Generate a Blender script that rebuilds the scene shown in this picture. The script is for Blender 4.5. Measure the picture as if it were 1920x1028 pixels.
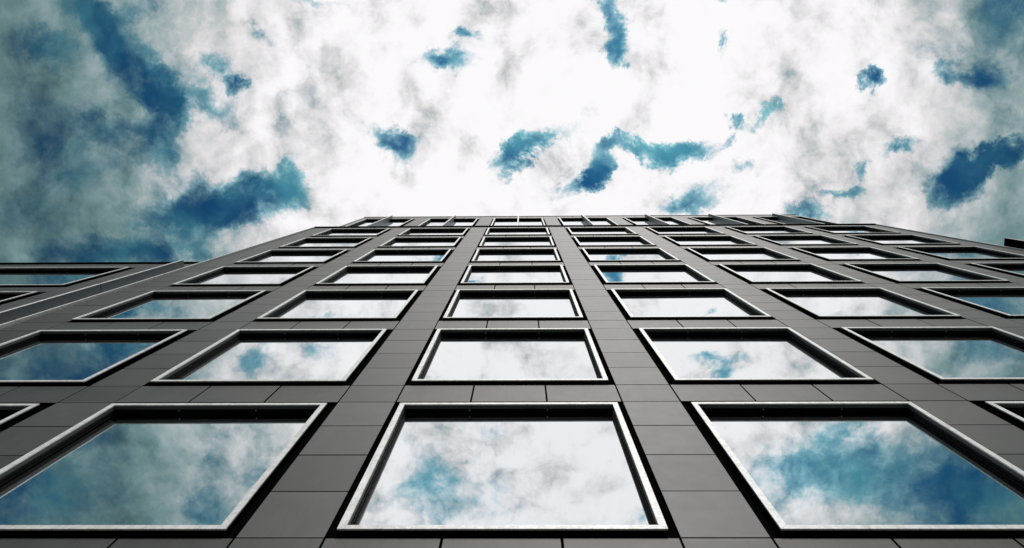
import bpy, bmesh, math, random
from mathutils import Matrix, Vector
random.seed(7)
for o in list(bpy.data.objects): bpy.data.objects.remove(o)
scene = bpy.context.scene
R = math.radians

# ---------------------------------------------------------------- camera
D = 2.46                       # metres from the facade to the lens
EYE = 1.6
Z0 = EYE + 4.76                # bottom of the lowest windows in view
cam_data = bpy.data.cameras.new('camera')
cam = bpy.data.objects.new('camera', cam_data)
scene.collection.objects.link(cam)
scene.camera = cam
pit, yaw, roll = 0.1482, -0.0129, -0.0046
f = Vector((math.sin(yaw), math.sin(pit), math.cos(pit))).normalized()
r = (Vector((1, 0, 0)) - f * f.x).normalized()
u = r.cross(f)
r2 = r * math.cos(roll) + u * math.sin(roll)
u2 = -r * math.sin(roll) + u * math.cos(roll)
m = Matrix((r2, u2, -f)).transposed().to_4x4()
m.translation = Vector((0.1415, -D, EYE))
cam.matrix_world = m
cam_data.sensor_fit = 'HORIZONTAL'
cam_data.sensor_width = 36.0
cam_data.lens = 36.0 * 1400 / 1920
cam_data.clip_start = 0.05
cam_data.clip_end = 3000

# ---------------------------------------------------------------- view
scene.view_settings.view_transform = 'Standard'
scene.view_settings.look = 'None'
scene.view_settings.exposure = 0
scene.view_settings.gamma = 1

# ---------------------------------------------------------------- sun
SUN_EL, SUN_AZ = R(50), R(9)          # azimuth east of the street side (-y)
to_sun = Vector((math.sin(SUN_AZ) * math.cos(SUN_EL), -math.cos(SUN_AZ) * math.cos(SUN_EL), math.sin(SUN_EL)))
sd = bpy.data.lights.new('sun', 'SUN')
sd.energy = 2.6
sd.angle = R(14)
sd.color = (1.0, 0.965, 0.92)
sun = bpy.data.objects.new('sun', sd)
scene.collection.objects.link(sun)
sun.rotation_euler = to_sun.to_track_quat('Z', 'Y').to_euler()
sun.location = (20, -20, 50)

# ---------------------------------------------------------------- sky: broken cloud over deep blue
world = bpy.data.worlds.new('World')
scene.world = world
world.use_nodes = True
nt = world.node_tree
nt.nodes.clear()
N = nt.nodes.new
L = nt.links.new


def math_node(op, a, b=None, c=None, clamp=False):
    n = N('ShaderNodeMath'); n.operation = op; n.use_clamp = clamp
    for i, v in enumerate((a, b, c)):
        if v is None: continue
        if isinstance(v, (int, float)): n.inputs[i].default_value = v
        else: L(v, n.inputs[i])
    return n.outputs[0]


def noise_node(vec, scale, detail, rough, dist=0.0, lac=2.0):
    n = N('ShaderNodeTexNoise')
    n.inputs['Scale'].default_value = scale; n.inputs['Detail'].default_value = detail
    n.inputs['Roughness'].default_value = rough; n.inputs['Distortion'].default_value = dist
    n.inputs['Lacunarity'].default_value = lac
    L(vec, n.inputs['Vector'])
    return n


tc = N('ShaderNodeTexCoord')
sep = N('ShaderNodeSeparateXYZ'); L(tc.outputs['Generated'], sep.inputs[0])
zc = math_node('MAXIMUM', sep.outputs['Z'], 0.08)
cu = math_node('DIVIDE', sep.outputs['X'], zc)
cv = math_node('DIVIDE', sep.outputs['Y'], zc)
comb = N('ShaderNodeCombineXYZ'); L(cu, comb.inputs[0]); L(cv, comb.inputs[1])
flat = comb.outputs[0]
# edges of the gaps are frayed by two sizes of turbulence
def warp(vec, scale, amp, detail, rough):
    n = noise_node(vec, scale, detail, rough)
    s = N('ShaderNodeVectorMath'); s.operation = 'SUBTRACT'; s.inputs[1].default_value = (0.5, 0.5, 0.5)
    L(n.outputs['Color'], s.inputs[0])
    k = N('ShaderNodeVectorMath'); k.operation = 'MULTIPLY_ADD'
    k.inputs[1].default_value = (amp, amp, 0); L(s.outputs[0], k.inputs[0]); L(vec, k.inputs[2])
    return k.outputs[0]
wp = warp(warp(flat, 9.0, 0.05, 4, 0.5), 26.0, 0.065, 9, 0.72)

# gaps where the blue shows: centre, half sizes, turn, depth, all on the cloud plane
GAPS = [
    (-0.539,-0.158,0.063,0.021,74,1.1), (-0.493,-0.124,0.063,0.024,57,1.35), (-0.457,-0.09,0.035,0.027,0,1.3), (-0.478,-0.041,0.056,0.03,94,1.35), (-0.627,-0.155,0.052,0.019,12,0.9),
    (-0.542,-0.045,0.042,0.018,10,0.7), (-0.628,-0.036,0.079,0.042,0,0.4), (-0.591,0.021,0.111,0.028,-19,0.4), (-0.399,0.054,0.094,0.036,-5,1.45), (-0.465,0.072,0.058,0.022,0,0.8),
    (-0.363,0.054,0.05,0.025,0,0.6), (-0.301,0.03,0.025,0.028,0,0.7), (-0.527,0.118,0.139,0.018,-4,1.0), (-0.402,-0.123,0.041,0.017,20,0.6), (-0.368,-0.103,0.014,0.012,0,0.9),
    (-0.412,-0.069,0.042,0.028,0,0.5), (-0.494,-0.198,0.035,0.02,1,0.6), (-0.57,-0.202,0.028,0.013,1,0.5), (-0.343,-0.166,0.027,0.01,25,0.5), (-0.265,-0.204,0.034,0.008,1,0.6),
    (-0.096,-0.129,0.035,0.016,5,1.2), (-0.073,-0.159,0.014,0.012,0,0.8), (-0.046,-0.141,0.014,0.017,0,0.25), (-0.174,-0.022,0.035,0.02,40,1.0), (-0.139,-0.029,0.021,0.01,0,0.4),
    (-0.011,-0.009,0.034,0.018,-49,1.3), (0.027,-0.03,0.042,0.014,-19,1.1), (0.116,-0.172,0.047,0.015,74,1.1), (0.13,-0.136,0.022,0.02,0,0.9), (0.086,-0.062,0.027,0.008,-50,0.35),
    (0.177,-0.071,0.014,0.027,0,0.25), (0.264,-0.145,0.019,0.009,68,0.9), (0.256,-0.202,0.017,0.009,1,0.9), (0.104,0.006,0.033,0.017,-60,1.2), (0.08,0.029,0.034,0.014,-25,0.9),
    (0.153,-0.023,0.042,0.01,4,0.9), (0.206,-0.013,0.035,0.018,0,1.4), (0.227,-0.019,0.035,0.013,-10,0.8), (0.272,-0.028,0.019,0.008,-30,0.9), (0.285,-0.051,0.021,0.011,29,0.9),
    (0.313,-0.043,0.018,0.008,-30,0.8), (0.33,-0.06,0.014,0.016,0,0.9), (0.275,-0.05,0.017,0.01,0,0.6), (0.294,0.009,0.032,0.012,20,0.9), (0.257,0.047,0.046,0.03,0,0.65),
    (0.208,0.058,0.035,0.014,0,0.6), (0.378,0.064,0.039,0.011,15,1.0), (0.419,0.045,0.028,0.009,-20,0.7), (0.457,-0.1,0.014,0.013,0,1.3), (0.499,-0.021,0.027,0.01,-10,0.75),
    (0.55,-0.116,0.021,0.016,0,1.3), (0.596,-0.103,0.034,0.015,0,1.1), (0.579,0.021,0.037,0.028,-31,1.5), (0.619,0.001,0.051,0.016,-20,1.3), (0.646,-0.003,0.021,0.017,0,1.0),
    (0.524,-0.143,0.041,0.023,0,0.4), (0.611,-0.162,0.075,0.046,0,0.22), (0.628,-0.198,0.047,0.013,1,0.3), (0.642,-0.047,0.041,0.034,0,0.3), (0.452,0.006,0.008,0.014,0,0.5),
    (-0.653,-0.008,0.301,0.269,0,0.3), (0.634,-0.135,0.177,0.134,0,0.18), (-0.701,-0.467,0.154,0.065,0,0.65), (-0.434,-0.372,0.03,0.031,0,0.4), (-0.465,-0.491,0.054,0.032,0,0.5),
    (-0.588,-0.403,0.304,0.159,0,0.3), (-0.167,-0.483,0.106,0.048,0,0.12), (0.159,-0.507,0.034,0.032,0,0.4), (-0.052,-0.372,0.037,0.017,0,0.25), (-0.06,-0.443,0.241,0.095,0,0.12),
    (0.554,-0.444,0.245,0.079,0,0.9), (0.48,-0.46,0.097,0.064,0,0.4), (0.535,-0.389,0.118,0.047,0,0.4), (0.689,-0.468,0.119,0.08,0,0.5), (-0.652,-0.278,0.164,0.061,0,0.5),
    (-0.575,-0.248,0.052,0.011,0,0.4), (-0.368,-0.264,0.033,0.03,0,0.55), (-0.279,-0.257,0.026,0.03,0,0.55), (0.264,-0.262,0.012,0.044,-88,0.9), (0.287,-0.285,0.02,0.011,0,0.7),
    (0.656,-0.26,0.072,0.045,0,0.45), (-0.874,-0.255,0.15,0.077,0,0.3),
]
acc = None
for (gx, gy, ga, gb, rot, wt) in GAPS:
    mp = N('ShaderNodeMapping'); mp.vector_type = 'TEXTURE'
    mp.inputs['Location'].default_value = (gx, gy, 0)
    mp.inputs['Rotation'].default_value = (0, 0, R(rot))
    mp.inputs['Scale'].default_value = (ga * 1.6, gb * 1.45, 1)
    L(wp, mp.inputs['Vector'])
    g = N('ShaderNodeTexGradient'); g.gradient_type = 'SPHERICAL'; L(mp.outputs[0], g.inputs[0])
    acc = math_node('MULTIPLY_ADD', g.outputs['Fac'], wt * 1.25, acc if acc is not None else 0.0)

def voro(vec, scale, detail, rough, smoothness=0.35):
    n = N('ShaderNodeTexVoronoi'); n.feature = 'SMOOTH_F1'; n.voronoi_dimensions = '2D'; n.normalize = True
    n.inputs['Scale'].default_value = scale; n.inputs['Detail'].default_value = detail
    n.inputs['Roughness'].default_value = rough; n.inputs['Lacunarity'].default_value = 2.1
    n.inputs['Smoothness'].default_value = smoothness
    L(vec, n.inputs['Vector'])
    return n.outputs['Distance']


# lumpy cloud heads: the same field sampled a little nearer the light gives each lump a lit and a grey side
def heads(vec):
    w_ = warp(vec, 8.0, 0.10, 6, 0.6)
    v1 = voro(w_, 6.5, 5.0, 0.6)
    n1 = noise_node(w_, 5.0, 8, 0.57).outputs['Fac']
    return math_node('MULTIPLY_ADD', v1, -1.0, math_node('MULTIPLY_ADD', n1, 1.1, 0.0))


to_l = N('ShaderNodeVectorMath'); to_l.operation = 'SUBTRACT'; to_l.inputs[0].default_value = (0.09, -0.07, 0)
L(flat, to_l.inputs[1])
to_n = N('ShaderNodeVectorMath'); to_n.operation = 'NORMALIZE'; L(to_l.outputs[0], to_n.inputs[0])
off = N('ShaderNodeVectorMath'); off.operation = 'MULTIPLY_ADD'; off.inputs[1].default_value = (0.026, 0.026, 0)
L(to_n.outputs[0], off.inputs[0]); L(flat, off.inputs[2])
head0 = heads(flat)
head1 = heads(off.outputs[0])
relief = math_node('SUBTRACT', head0, head1)
fine = noise_node(warp(flat, 30.0, 0.02, 3, 0.5), 34.0, 10, 0.7).outputs['Fac']
shade = noise_node(warp(flat, 7.0, 0.09, 6, 0.6), 6.0, 9, 0.6).outputs['Fac']
veil = noise_node(warp(flat, 5.0, 0.12, 5, 0.6), 8.0, 8, 0.55).outputs['Fac']


def centred(v, k, add):
    return math_node('MULTIPLY_ADD', math_node('SUBTRACT', v, 0.5), k, add)


def smooth(v, a, b_, c=0.0, d=1.0):
    n = N('ShaderNodeMapRange'); n.interpolation_type = 'SMOOTHSTEP'
    for nm, x in zip(('From Min', 'From Max', 'To Min', 'To Max'), (a, b_, c, d)): n.inputs[nm].default_value = x
    L(v, n.inputs['Value'])
    return n.outputs[0]


def radial(cx, cy, sx, sy, src=flat):
    mp = N('ShaderNodeMapping'); mp.vector_type = 'TEXTURE'
    mp.inputs['Location'].default_value = (cx, cy, 0); mp.inputs['Scale'].default_value = (sx, sy, 1)
    L(src, mp.inputs['Vector'])
    g = N('ShaderNodeTexGradient'); g.gradient_type = 'SPHERICAL'; L(mp.outputs[0], g.inputs[0])
    return g.outputs['Fac']


# cloud thickness, 1 = solid cloud, 0 = open sky
gap = math_node('DIVIDE', acc, math_node('MULTIPLY_ADD', acc, 0.42, 0.80))
th = math_node('MULTIPLY_ADD', gap, -1.2, 1.08)
th = math_node('ADD', math_node('MULTIPLY_ADD', head0, 1.9, -0.28), th)
th = math_node('ADD', centred(fine, 0.7, 0.0), th)
cover = smooth(th, -0.1, 0.98)
# clouds are brightest where the light comes through overhead and grey off away from it
glow = radial(0.06, -0.12, 0.90, 1.12, warp(flat, 4.0, 0.16, 5, 0.6))
glow = smooth(glow, 0.17, 0.78, 0.22, 1.10)
bright = math_node('MULTIPLY', glow, centred(shade, 1.0, math_node('MULTIPLY_ADD', relief, 1.8, 0.96)))
bright = math_node('SMOOTH_MIN', bright, 0.97, 0.25)
tint = N('ShaderNodeMix'); tint.data_type = 'RGBA'
tint.inputs[6].default_value = (0.47, 0.86, 0.91, 1)      # thin or distant cloud is teal grey
tint.inputs[7].default_value = (1.0, 0.985, 1.0, 1)
L(math_node('MULTIPLY', smooth(bright, 0.15, 0.75), smooth(cover, 0.35, 0.95)), tint.inputs[0])
cloud = N('ShaderNodeVectorMath'); cloud.operation = 'SCALE'
L(tint.outputs[2], cloud.inputs[0]); L(bright, cloud.inputs[3])
# clear sky
sky = N('ShaderNodeTexSky'); sky.sky_type = 'NISHITA'; sky.sun_disc = False
sky.sun_elevation = SUN_EL
sky.sun_rotation = R(180) - SUN_AZ
skyc = N('ShaderNodeVectorMath'); skyc.operation = 'MULTIPLY'
L(sky.outputs[0], skyc.inputs[0]); skyc.inputs[1].default_value = (0.010, 0.052, 0.075)
skym = N('ShaderNodeVectorMath'); skym.operation = 'MINIMUM'
L(skyc.outputs[0], skym.inputs[0]); skym.inputs[1].default_value = (0.02, 0.14, 0.30)
# a thin high veil in the gaps, stronger towards the bright part of the sky
veilc = N('ShaderNodeVectorMath'); veilc.operation = 'SCALE'
veilc.inputs[0].default_value = (0.12, 0.46, 0.54); L(math_node('MULTIPLY_ADD', glow, 0.6, 0.32), veilc.inputs[3])
skyd = N('ShaderNodeVectorMath'); skyd.operation = 'SCALE'
L(skym.outputs[0], skyd.inputs[0]); L(math_node('MULTIPLY_ADD', glow, 0.66, 0.32), skyd.inputs[3])
vm = N('ShaderNodeMix'); vm.data_type = 'RGBA'
L(smooth(veil, 0.40, 0.78, 0.0, 0.75), vm.inputs[0]); L(skyd.outputs[0], vm.inputs[6]); L(veilc.outputs[0], vm.inputs[7])
mix = N('ShaderNodeMix'); mix.data_type = 'RGBA'
L(cover, mix.inputs[0]); L(vm.outputs[2], mix.inputs[6]); L(cloud.outputs[0], mix.inputs[7])
bg = N('ShaderNodeBackground'); L(mix.outputs[2], bg.inputs['Color']); bg.inputs['Strength'].default_value = 1.0
wo = N('ShaderNodeOutputWorld'); L(bg.outputs[0], wo.inputs['Surface'])
world.cycles.sampling_method = 'MANUAL'
world.cycles.sample_map_resolution = 512

# ---------------------------------------------------------------- materials
def material(name):
    mt = bpy.data.materials.new(name); mt.use_nodes = True
    n = mt.node_tree
    return mt, n, n.nodes['Principled BSDF']


def coords(n, scale=(1, 1, 1)):
    g = n.nodes.new('ShaderNodeNewGeometry')
    mp = n.nodes.new('ShaderNodeMapping'); mp.inputs['Scale'].default_value = scale
    n.links.new(g.outputs['Position'], mp.inputs['Vector'])
    return mp.outputs[0], g


def nz(n, vec, scale, detail=6, rough=0.6, dist=0.0):
    t = n.nodes.new('ShaderNodeTexNoise'); t.inputs['Scale'].default_value = scale
    t.inputs['Detail'].default_value = detail; t.inputs['Roughness'].default_value = rough
    t.inputs['Distortion'].default_value = dist
    n.links.new(vec, t.inputs['Vector'])
    return t.outputs['Fac']


def mrange(n, v, a, b, c, d):
    t = n.nodes.new('ShaderNodeMapRange'); n.links.new(v, t.inputs['Value'])
    for i, x in zip(('From Min', 'From Max', 'To Min', 'To Max'), (a, b, c, d)): t.inputs[i].default_value = x
    return t.outputs[0]


def mul(n, a, b, op='MULTIPLY'):
    t = n.nodes.new('ShaderNodeMath'); t.operation = op
    for i, v in enumerate((a, b)):
        if isinstance(v, (int, float)): t.inputs[i].default_value = v
        else: n.links.new(v, t.inputs[i])
    return t.outputs[0]


def scale_col(n, col, fac):
    t = n.nodes.new('ShaderNodeVectorMath'); t.operation = 'SCALE'
    t.inputs[0].default_value = col; n.links.new(fac, t.inputs[3])
    return t.outputs[0]


def bump(n, h, strength, dist):
    t = n.nodes.new('ShaderNodeBump'); t.inputs['Strength'].default_value = strength; t.inputs['Distance'].default_value = dist
    n.links.new(h, t.inputs['Height'])
    return t.outputs[0]


def make_cladding():
    mt, n, b = material('fibre_cement')
    p, g = coords(n)
    ps, _ = coords(n, (7, 7, 0.7))
    isl = mrange(n, g.outputs['Random Per Island'], 0, 1, 0.68, 1.3)
    mott = mrange(n, nz(n, p, 1.9, 8, 0.62, 0.6), 0.3, 0.7, 0.82, 1.16)
    grain = mrange(n, nz(n, p, 160, 3, 0.6), 0.3, 0.7, 0.93, 1.07)
    streak = mrange(n, nz(n, ps, 1.5, 6, 0.65), 0.55, 0.8, 1.0, 1.28)
    bloom = mrange(n, nz(n, p, 4.5, 10, 0.75, 1.8), 0.62, 0.78, 1.0, 1.7)
    f_ = mul(n, mul(n, mul(n, mul(n, isl, mott), grain), streak), bloom)
    # rain has washed dirt down the sheets below each sill line
    sp = n.nodes.new('ShaderNodeSeparateXYZ'); n.links.new(g.outputs['Position'], sp.inputs[0])
    ph = mul(n, mul(n, sp.outputs['Z'], -(Z0 - 0.04), 'ADD'), 3.5, 'FLOORED_MODULO')
    near = mrange(n, ph, 2.75, 3.5, 0.0, 1.0)
    pr, _ = coords(n, (14, 14, 0.35))
    run = mrange(n, nz(n, pr, 1.3, 5, 0.6), 0.48, 0.68, 0.0, 0.30)
    wash = mul(n, 1.0, mul(n, near, run), 'SUBTRACT')
    f_ = mul(n, f_, wash)
    n.links.new(scale_col(n, (0.047, 0.0462, 0.0455), f_), b.inputs['Base Color'])
    n.links.new(mrange(n, nz(n, p, 6, 6, 0.6), 0.25, 0.75, 0.57, 0.60), b.inputs['Roughness'])
    b.inputs['Specular IOR Level'].default_value = 0.48
    n.links.new(bump(n, nz(n, p, 220, 4, 0.6), 0.05, 0.002), b.inputs['Normal'])
    return mt


def make_alu():
    mt, n, b = material('brushed_aluminium')
    p, g = coords(n)
    ps, _ = coords(n, (26, 26, 3))
    isl = mrange(n, g.outputs['Random Per Island'], 0, 1, 0.9, 1.05)
    grime = mrange(n, nz(n, p, 11, 10, 0.75, 1.0), 0.40, 0.68, 1.0, 0.6)
    drip = mrange(n, nz(n, ps, 1.2, 7, 0.7), 0.5, 0.75, 1.0, 0.7)
    n.links.new(scale_col(n, (0.88, 0.87, 0.865), mul(n, mul(n, isl, grime), drip)), b.inputs['Base Color'])
    b.inputs['Metallic'].default_value = 0.1
    n.links.new(mrange(n, nz(n, p, 40, 6, 0.7), 0.3, 0.7, 0.48, 0.62), b.inputs['Roughness'])
    n.links.new(bump(n, nz(n, p, 130, 4, 0.6), 0.12, 0.002), b.inputs['Normal'])
    return mt


def make_plain(name, col, rough, metal=0.0, var=0.12):
    mt, n, b = material(name)
    p, g = coords(n)
    n.links.new(scale_col(n, col, mrange(n, nz(n, p, 5, 7, 0.65), 0.3, 0.7, 1 - var, 1 + var)), b.inputs['Base Color'])
    b.inputs['Roughness'].default_value = rough; b.inputs['Metallic'].default_value = metal
    return mt


def make_glass():
    mt, n, b = material('coated_glass')
    p, g = coords(n)
    b.inputs['Metallic'].default_value = 1.0
    ps, _ = coords(n, (9, 9, 0.9))
    dirt = mrange(n, nz(n, ps, 1.6, 8, 0.7), 0.55, 0.85, 1.0, 0.88)
    isl = mrange(n, n.nodes.new('ShaderNodeObjectInfo').outputs['Random'], 0, 1, 0.95, 1.0)
    n.links.new(scale_col(n, (0.86, 0.90, 0.91), mul(n, dirt, isl)), b.inputs['Base Color'])
    b.inputs['Roughness'].default_value = 0.01
    n.links.new(bump(n, nz(n, p, 1.1, 2, 0.5), 0.05, 0.02), b.inputs['Normal'])
    return mt


CLAD = make_cladding()
ALU = make_alu()
BLACK = make_plain('black_lining', (0.0035, 0.0035, 0.004), 0.85)
BLACK.node_tree.nodes['Principled BSDF'].inputs['Specular IOR Level'].default_value = 0.0
REVEAL = make_plain('dark_reveal_metal', (0.004, 0.0042, 0.0048), 0.7)
REVEAL.node_tree.nodes['Principled BSDF'].inputs['Specular IOR Level'].default_value = 0.03
STEEL = make_plain('blue_grey_sheet', (0.13, 0.15, 0.165), 0.42, 0.3)
GLASS = make_glass()
ROOF = make_plain('roof_membrane', (0.12, 0.12, 0.12), 0.9)
ASPH = make_plain('paving', (0.05, 0.05, 0.05), 0.9, 0, 0.3)


# ---------------------------------------------------------------- mesh helpers
class MB:
    def __init__(s): s.v, s.f, s.m = [], [], []

    def quad(s, a, mi=0): s.f.append(tuple(a)); s.m.append(mi)

    def box(s, x0, x1, y0, y1, z0, z1, mi=0, c=0.0, side=0):
        b = len(s.v)
        if c:   # front arris chamfered
            s.v += [(x0, y1, z0), (x1, y1, z0), (x1, y1, z1), (x0, y1, z1),
                    (x0, y0 + c, z0), (x1, y0 + c, z0), (x1, y0 + c, z1), (x0, y0 + c, z1),
                    (x0 + c, y0, z0 + c), (x1 - c, y0, z0 + c), (x1 - c, y0, z1 - c), (x0 + c, y0, z1 - c)]
            s.quad((b + 8, b + 9, b + 10, b + 11), mi)
            for i in range(4):
                j = (i + 1) % 4
                s.quad((b + 4 + i, b + 4 + j, b + 8 + j, b + 8 + i), mi)
                s.quad((b + i, b + j, b + 4 + j, b + 4 + i), mi + side)
            s.quad((b + 3, b + 2, b + 1, b), mi)
        else:
            s.v += [(x0, y0, z0), (x1, y0, z0), (x1, y0, z1), (x0, y0, z1), (x0, y1, z0), (x1, y1, z0), (x1, y1, z1), (x0, y1, z1)]
            for q in ((0, 1, 2, 3), (5, 4, 7, 6), (1, 5, 6, 2), (4, 0, 3, 7), (3, 2, 6, 7), (4, 5, 1, 0)):
                s.quad([b + k for k in q], mi)

    def ring(s, x0, x1, z0, z1, w, y0, y1, mi=0, gap=0.0):
        """four mitred bars round the rectangle, face width w, from y0 back to y1"""
        o = [(x0, z0), (x1, z0), (x1, z1), (x0, z1)]
        i_ = [(x0 + w, z0 + w), (x1 - w, z0 + w), (x1 - w, z1 - w), (x0 + w, z1 - w)]
        for k in range(4):
            j = (k + 1) % 4
            pts = [Vector(o[k]), Vector(o[j]), Vector(i_[j]), Vector(i_[k])]
            if gap:
                d = (pts[1] - pts[0]).normalized() * gap
                pts = [pts[0] + d, pts[1] - d, pts[2] - d, pts[3] + d]
            b = len(s.v)
            s.v += [(p.x, y0, p.y) for p in pts] + [(p.x, y1, p.y) for p in pts]
            for q in ((0, 1, 2, 3), (7, 6, 5, 4), (1, 0, 4, 5), (2, 1, 5, 6), (3, 2, 6, 7), (0, 3, 7, 4)):
                s.quad([b + t for t in q], mi)

    def build(s, name, mats, parent=None, loc=(0, 0, 0)):
        me = bpy.data.meshes.new(name); me.from_pydata(s.v, [], s.f)
        for mt in (mats if isinstance(mats, (list, tuple)) else [mats]): me.materials.append(mt)
        me.polygons.foreach_set('material_index', s.m)
        bm = bmesh.new(); bm.from_mesh(me); bmesh.ops.recalc_face_normals(bm, faces=bm.faces); bm.to_mesh(me); bm.free()
        o = bpy.data.objects.new(name, me); scene.collection.objects.link(o)
        o.location = loc
        if parent: o.parent = parent
        return o


def thing(name, label, cat, loc=(0, 0, 0)):
    o = bpy.data.objects.new(name, None); scene.collection.objects.link(o)
    o.location = loc; o['label'] = label; o['category'] = cat
    return o


# ---------------------------------------------------------------- ground
g = MB(); g.v = [(-600, -600, 0), (600, -600, 0), (600, 600, 0), (-600, 600, 0)]; g.quad((0, 1, 2, 3))
go = g.build('ground', ASPH); go['kind'] = 'structure'
g = MB(); g.box(-19, 22, -4.2, 0.03, 0.0, 0.12, c=0)
go = g.build('pavement', make_plain('concrete_paving', (0.16, 0.155, 0.15), 0.85)); go['kind'] = 'structure'

# ---------------------------------------------------------------- window
PB = 3.0128            # bay pitch
FH = 3.5               # storey
HW = 1.1255            # half width of a window frame
WH = 2.70              # its height
OW = 1.206             # half width of the opening between piers
DEPTH = 0.097           # frame face to glass


def make_window(h, parent, loc, HW=HW):
    """dark lining with bright mitred frame in front and the pane set back"""
    w = MB()
    t = 0.054
    w.ring(-HW + .002, HW - .002, .002, h - .002, t - .004, .0125, .26, 0)           # black box round the frame
    w.ring(-HW + t - .003, HW - t + .003, t - .003, h - t + .003, .013, .052, .095, 1)  # reveal sheet
    w.ring(-HW + t + .009, HW - t - .009, t + .009, h - t - .009, .008, .082, .094, 1)   # glazing bead
    for sx in (-.40, .40):                                                            # two studs in the head
        w.box(sx - .004, sx + .004, .055, .063, h - t - .012, h - t + .004, 2)
    wo_ = w.build('window', [BLACK, REVEAL, ALU], parent, loc)
    fr = MB()
    fr.ring(-HW, HW, 0, h, t, 0, .012, 0, 0.0012)
    fr.ring(-HW + t - .006, HW - t + .006, t - .006, h - t + .006, .0065, .0125, .05, 1)
    fr.build('frame', [ALU, make_ret], wo_)
    pn = MB()
    pn.box(-HW + t + .004, HW - t - .004, DEPTH, DEPTH + .024, t + .004, h - t - .004)
    pn.build('pane', GLASS, wo_)
    return wo_


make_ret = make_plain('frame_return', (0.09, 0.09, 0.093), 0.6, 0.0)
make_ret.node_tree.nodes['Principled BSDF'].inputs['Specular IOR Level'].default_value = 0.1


def copy_window(src, parent, loc):
    c = src.copy(); scene.collection.objects.link(c); c.parent = parent; c.location = loc
    for ch in list(src.children):
        d = ch.copy(); scene.collection.objects.link(d); d.parent = c
        if d.name.startswith('pane'):        # no two panes sit quite true
            d.rotation_euler = (random.gauss(0, .0011), 0, random.gauss(0, .0016))
    return c


PY0, PY1 = 0.045, 0.068       # cladding panels
ZJ = [-0.04, 0.685, 1.41, 2.135, 2.86, 3.46]
CH = 0.0012


def storeys(root, centres, x0, x1, rows, ztop, src, HW=HW):
    """piers, spandrels, windows and the dark backing of one flat facade"""
    zb = -Z0
    OW = HW + .0805
    th3 = OW * .335
    xs = [x0] + [e for c in centres for e in (c - OW, c + OW)] + [x1]
    wall = MB()
    for k in range(0, len(xs), 2):                       # behind each pier, out to the window frames
        a = xs[k] + .004 if k == 0 else xs[k] - (OW - HW) - .001
        b = xs[k + 1] - .004 if k == len(xs) - 2 else xs[k + 1] + (OW - HW) + .001
        wall.box(a, b, PY1 + .006, .6, zb, ztop - .02)
    for c in centres:
        zz = [zb] + [v for rr in range(rows) for v in (rr * FH - .002, rr * FH + WH + .002)] + [ztop - .02]
        for k in range(0, len(zz), 2):
            wall.box(c - HW - .001, c + HW + .001, PY1 + .006, .6, zz[k], zz[k + 1])
    wall.build('wall', BLACK, root)
    g2 = .006
    for k in range(0, len(xs), 2):
        pm = MB()
        a, b = xs[k] + (.04 if k == 0 else 0), xs[k + 1] - (.04 if k == len(xs) - 2 else 0)   # shadow gap at the corners
        zs = []
        for rr in range(-2, rows + 1):
            zs += [rr * FH + v for v in ZJ[:5]]
        zs = [z for z in zs if zb + .3 < z < ztop - .25]
        zs = [zb + .01] + zs + [ztop]
        split = [a, b] if b - a < 0.95 else [a, (a + b) / 2, b]
        for i in range(len(split) - 1):
            for z_, z1_ in zip(zs[:-1], zs[1:]):
                dy = random.uniform(-.0012, .0012)
                pm.box(split[i] + (g2 if i else 0), split[i + 1] - (g2 if i < len(split) - 2 else 0), PY0 + dy, PY1, z_ + .007, z1_ - .007, 0, CH, 1)
        pm.build('pier', [CLAD, BLACK], root)
    for c in centres:
        for rr in range(-1, rows):
            z_ = rr * FH + 2.86
            z1_ = min((rr + 1) * FH - .04, ztop)
            if rr == rows - 1: z1_ = ztop
            spans = [(z_, z1_)]
            if rr == -1: spans += [(z_ - .73, z_), (z_ - 1.46, z_ - .73), (z_ - 2.19, z_ - 1.46), (zb + .01, z_ - 2.19)]
            sm = MB()
            for (za, zb_) in spans:
                e = [-OW + .016, -th3, th3, OW - .016]
                for q in range(3):
                    dy = random.uniform(-.0012, .0012)
                    sm.box(c + e[q] + (.009 if q else 0), c + e[q + 1] - (.009 if q < 2 else 0), PY0 + dy, PY1, za + .006, zb_ - .008, 0, CH, 1)
            sm.build('spandrel', [CLAD, BLACK], root)
    for ci, c in enumerate(centres):
        for rr in range(rows):
            if src[0] is None: src[0] = make_window(WH, root, (c, 0, rr * FH), HW)
            else: copy_window(src[0], root, (c, 0, rr * FH))


src = [None]
# ---------------------------------------------------------------- the tall block
TOPZ = 24.52
tower = thing('office_building', 'tall dark panel clad office block in the middle with upright fins along its top', 'building', (0, 0, Z0))
TC = [PB * k for k in range(-2, 5)]
TX0, TX1 = -8.0, 13.96
storeys(tower, TC, TX0, TX1, 7, TOPZ, src)
b = MB(); b.box(TX0 + .01, TX1 - .01, .6, 14, -Z0, TOPZ - .05); b.build('rear_volume', CLAD, tower)
b = MB(); b.box(TX0 - .012, TX1 + .012, -.012, .093, TOPZ + .006, TOPZ + .075, 0, .003); b.build('coping', REVEAL, tower)
b = MB()
for z_, z1_ in ((-Z0 + .02, .6), (.61, 6.9), (6.91, 13.9), (13.91, TOPZ)): b.box(TX0 - .034, TX0 + .003, -.004, .08, z_, z1_, 0, .002)
b.build('edge_trim', ALU, tower)
b = MB()
for z_, z1_ in ((-Z0 + .02, 10.4), (10.41, TOPZ)): b.box(TX1 - .004, TX1 + .03, .0, .08, z_, z1_, 0, .002)
b.build('edge_trim', ALU, tower)
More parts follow.
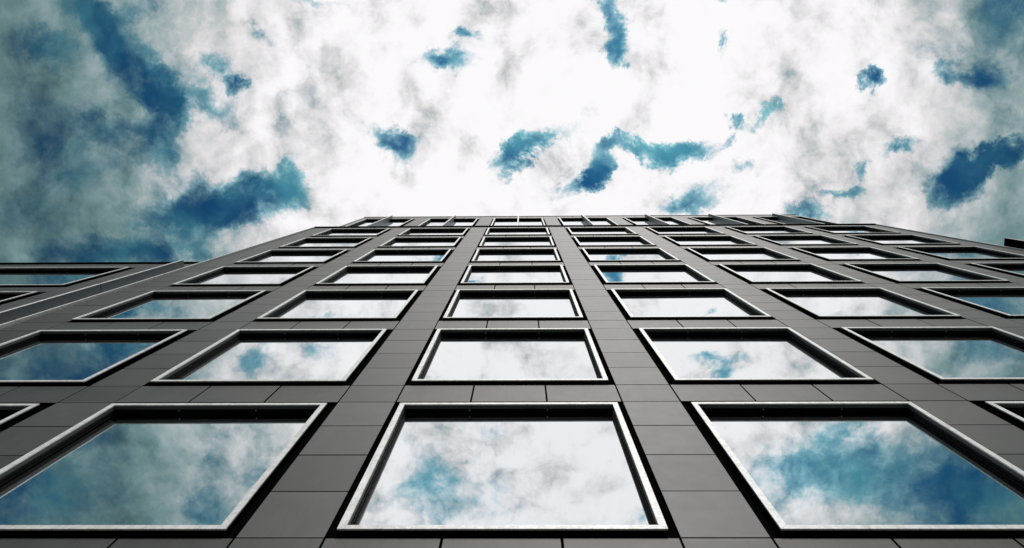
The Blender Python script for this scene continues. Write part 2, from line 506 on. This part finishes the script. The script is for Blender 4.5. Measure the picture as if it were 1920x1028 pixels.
# top storey, a hand set back, with a fin in front of the middle of every window
SB = 0.10
PX0, PX1 = -7.52, 13.42
PZ0, PZ1, PW0, PWH = TOPZ + .08, 31.6, 25.1, 5.0
xs = [PX0] + [e for c in TC for e in (c - OW, c + OW)] + [PX1]
wall = MB()
for k in range(0, len(xs), 2):
    a = xs[k] + .004 if k == 0 else xs[k] - (OW - HW) - .001
    bb = xs[k + 1] - .004 if k == len(xs) - 2 else xs[k + 1] + (OW - HW) + .001
    wall.box(a, bb, SB + PY1 + .006, .65, PZ0 - .1, PZ1 - .02)
for c in TC:
    wall.box(c - HW - .001, c + HW + .001, SB + PY1 + .006, .65, PZ0 - .1, PW0 - .002)
    wall.box(c - HW - .001, c + HW + .001, SB + PY1 + .006, .65, PW0 + PWH + .002, PZ1 - .02)
wall.build('wall', BLACK, tower)
for k in range(0, len(xs), 2):
    pm = MB(); z_ = PZ0
    while z_ < PZ1 - .1:
        z1_ = min(z_ + .8, PZ1); pm.box(xs[k], xs[k + 1], SB + PY0, SB + PY1, z_ + .004, z1_ - .004, 0, CH, 1); z_ = z1_
    pm.build('pier', [CLAD, BLACK], tower)
for c in TC:
    sm = MB()
    e = [-OW + .01, -.404, .404, OW - .01]
    for q in range(3):
        sm.box(c + e[q] + (.007 if q else 0), c + e[q + 1] - (.007 if q < 2 else 0), SB + PY0, SB + PY1, PW0 + PWH + .12, PZ1 - .004, 0, CH, 1)
    sm.build('spandrel', [CLAD, BLACK], tower)
tw = None
for c in TC:
    tw = make_window(PWH, tower, (c, SB, PW0)) if tw is None else copy_window(tw, tower, (c, SB, PW0))
b = MB(); b.box(PX0 - .012, PX1 + .012, SB + .02, SB + .12, PZ1 + .006, PZ1 + .07, 0, .003); b.build('coping', REVEAL, tower)
b = MB(); b.box(PX0 + .01, PX1 - .01, .65, 13.5, TOPZ, PZ1 - .05); b.build('rear_volume', CLAD, tower)
fin = None
for c in TC:
    if fin is None:
        fm = MB(); fm.box(-.025, .025, .006, SB + DEPTH - .003, PZ0, 30.8, 0)
        fin = fm.build('fin', STEEL, tower, (c, 0, 0))
        em = MB(); em.box(-.028, .028, -.004, .005, PZ0, 30.803, 0, .001)
        em.build('edge_strip', ALU, fin)
    else:
        copy_window(fin, tower, (c, 0, 0))
# the two long blades at the edges of the block
def blade(x0, x1, yf, zj, parent, mat_):
    m_ = MB()
    for a, b_ in zip(zj[:-1], zj[1:]): m_.box(x0, x1, yf + .012, PY1, a, b_ - .02, 0)
    o = m_.build('fin', mat_, parent)
    e_ = MB()
    for a, b_ in zip(zj[:-1], zj[1:]): e_.box(x0 - .003, x1 + .003, yf, yf + .011, a, b_ - .02, 0, .002)
    e_.build('edge_strip', ALU, o)
blade(-8.10, -8.055, -.18, [-Z0 + .02, 2.6, 9.5, 13.12], tower, STEEL)
blade(14.0, 14.05, -.235, [-Z0 + .02, 2.6, 9.5, 16.77], tower, BLACK)

# ---------------------------------------------------------------- the lower wing
lw = thing('office_building', 'lower dark panel clad wing adjoining the left side of the tall office block', 'building', (0, 0, Z0))
LC = [-15.9, -11.35]                     # the wing has wider windows
storeys(lw, LC, -18.6, -8.115, 4, 14.05, [None], 1.92)
b = MB(); b.box(-18.6, -8.12, .6, 12, -Z0, 14.0); b.build('rear_volume', CLAD, lw)
b = MB(); b.box(-18.62, -8.115, .0, .093, 14.056, 14.12, 0, .003); b.build('coping', REVEAL, lw)
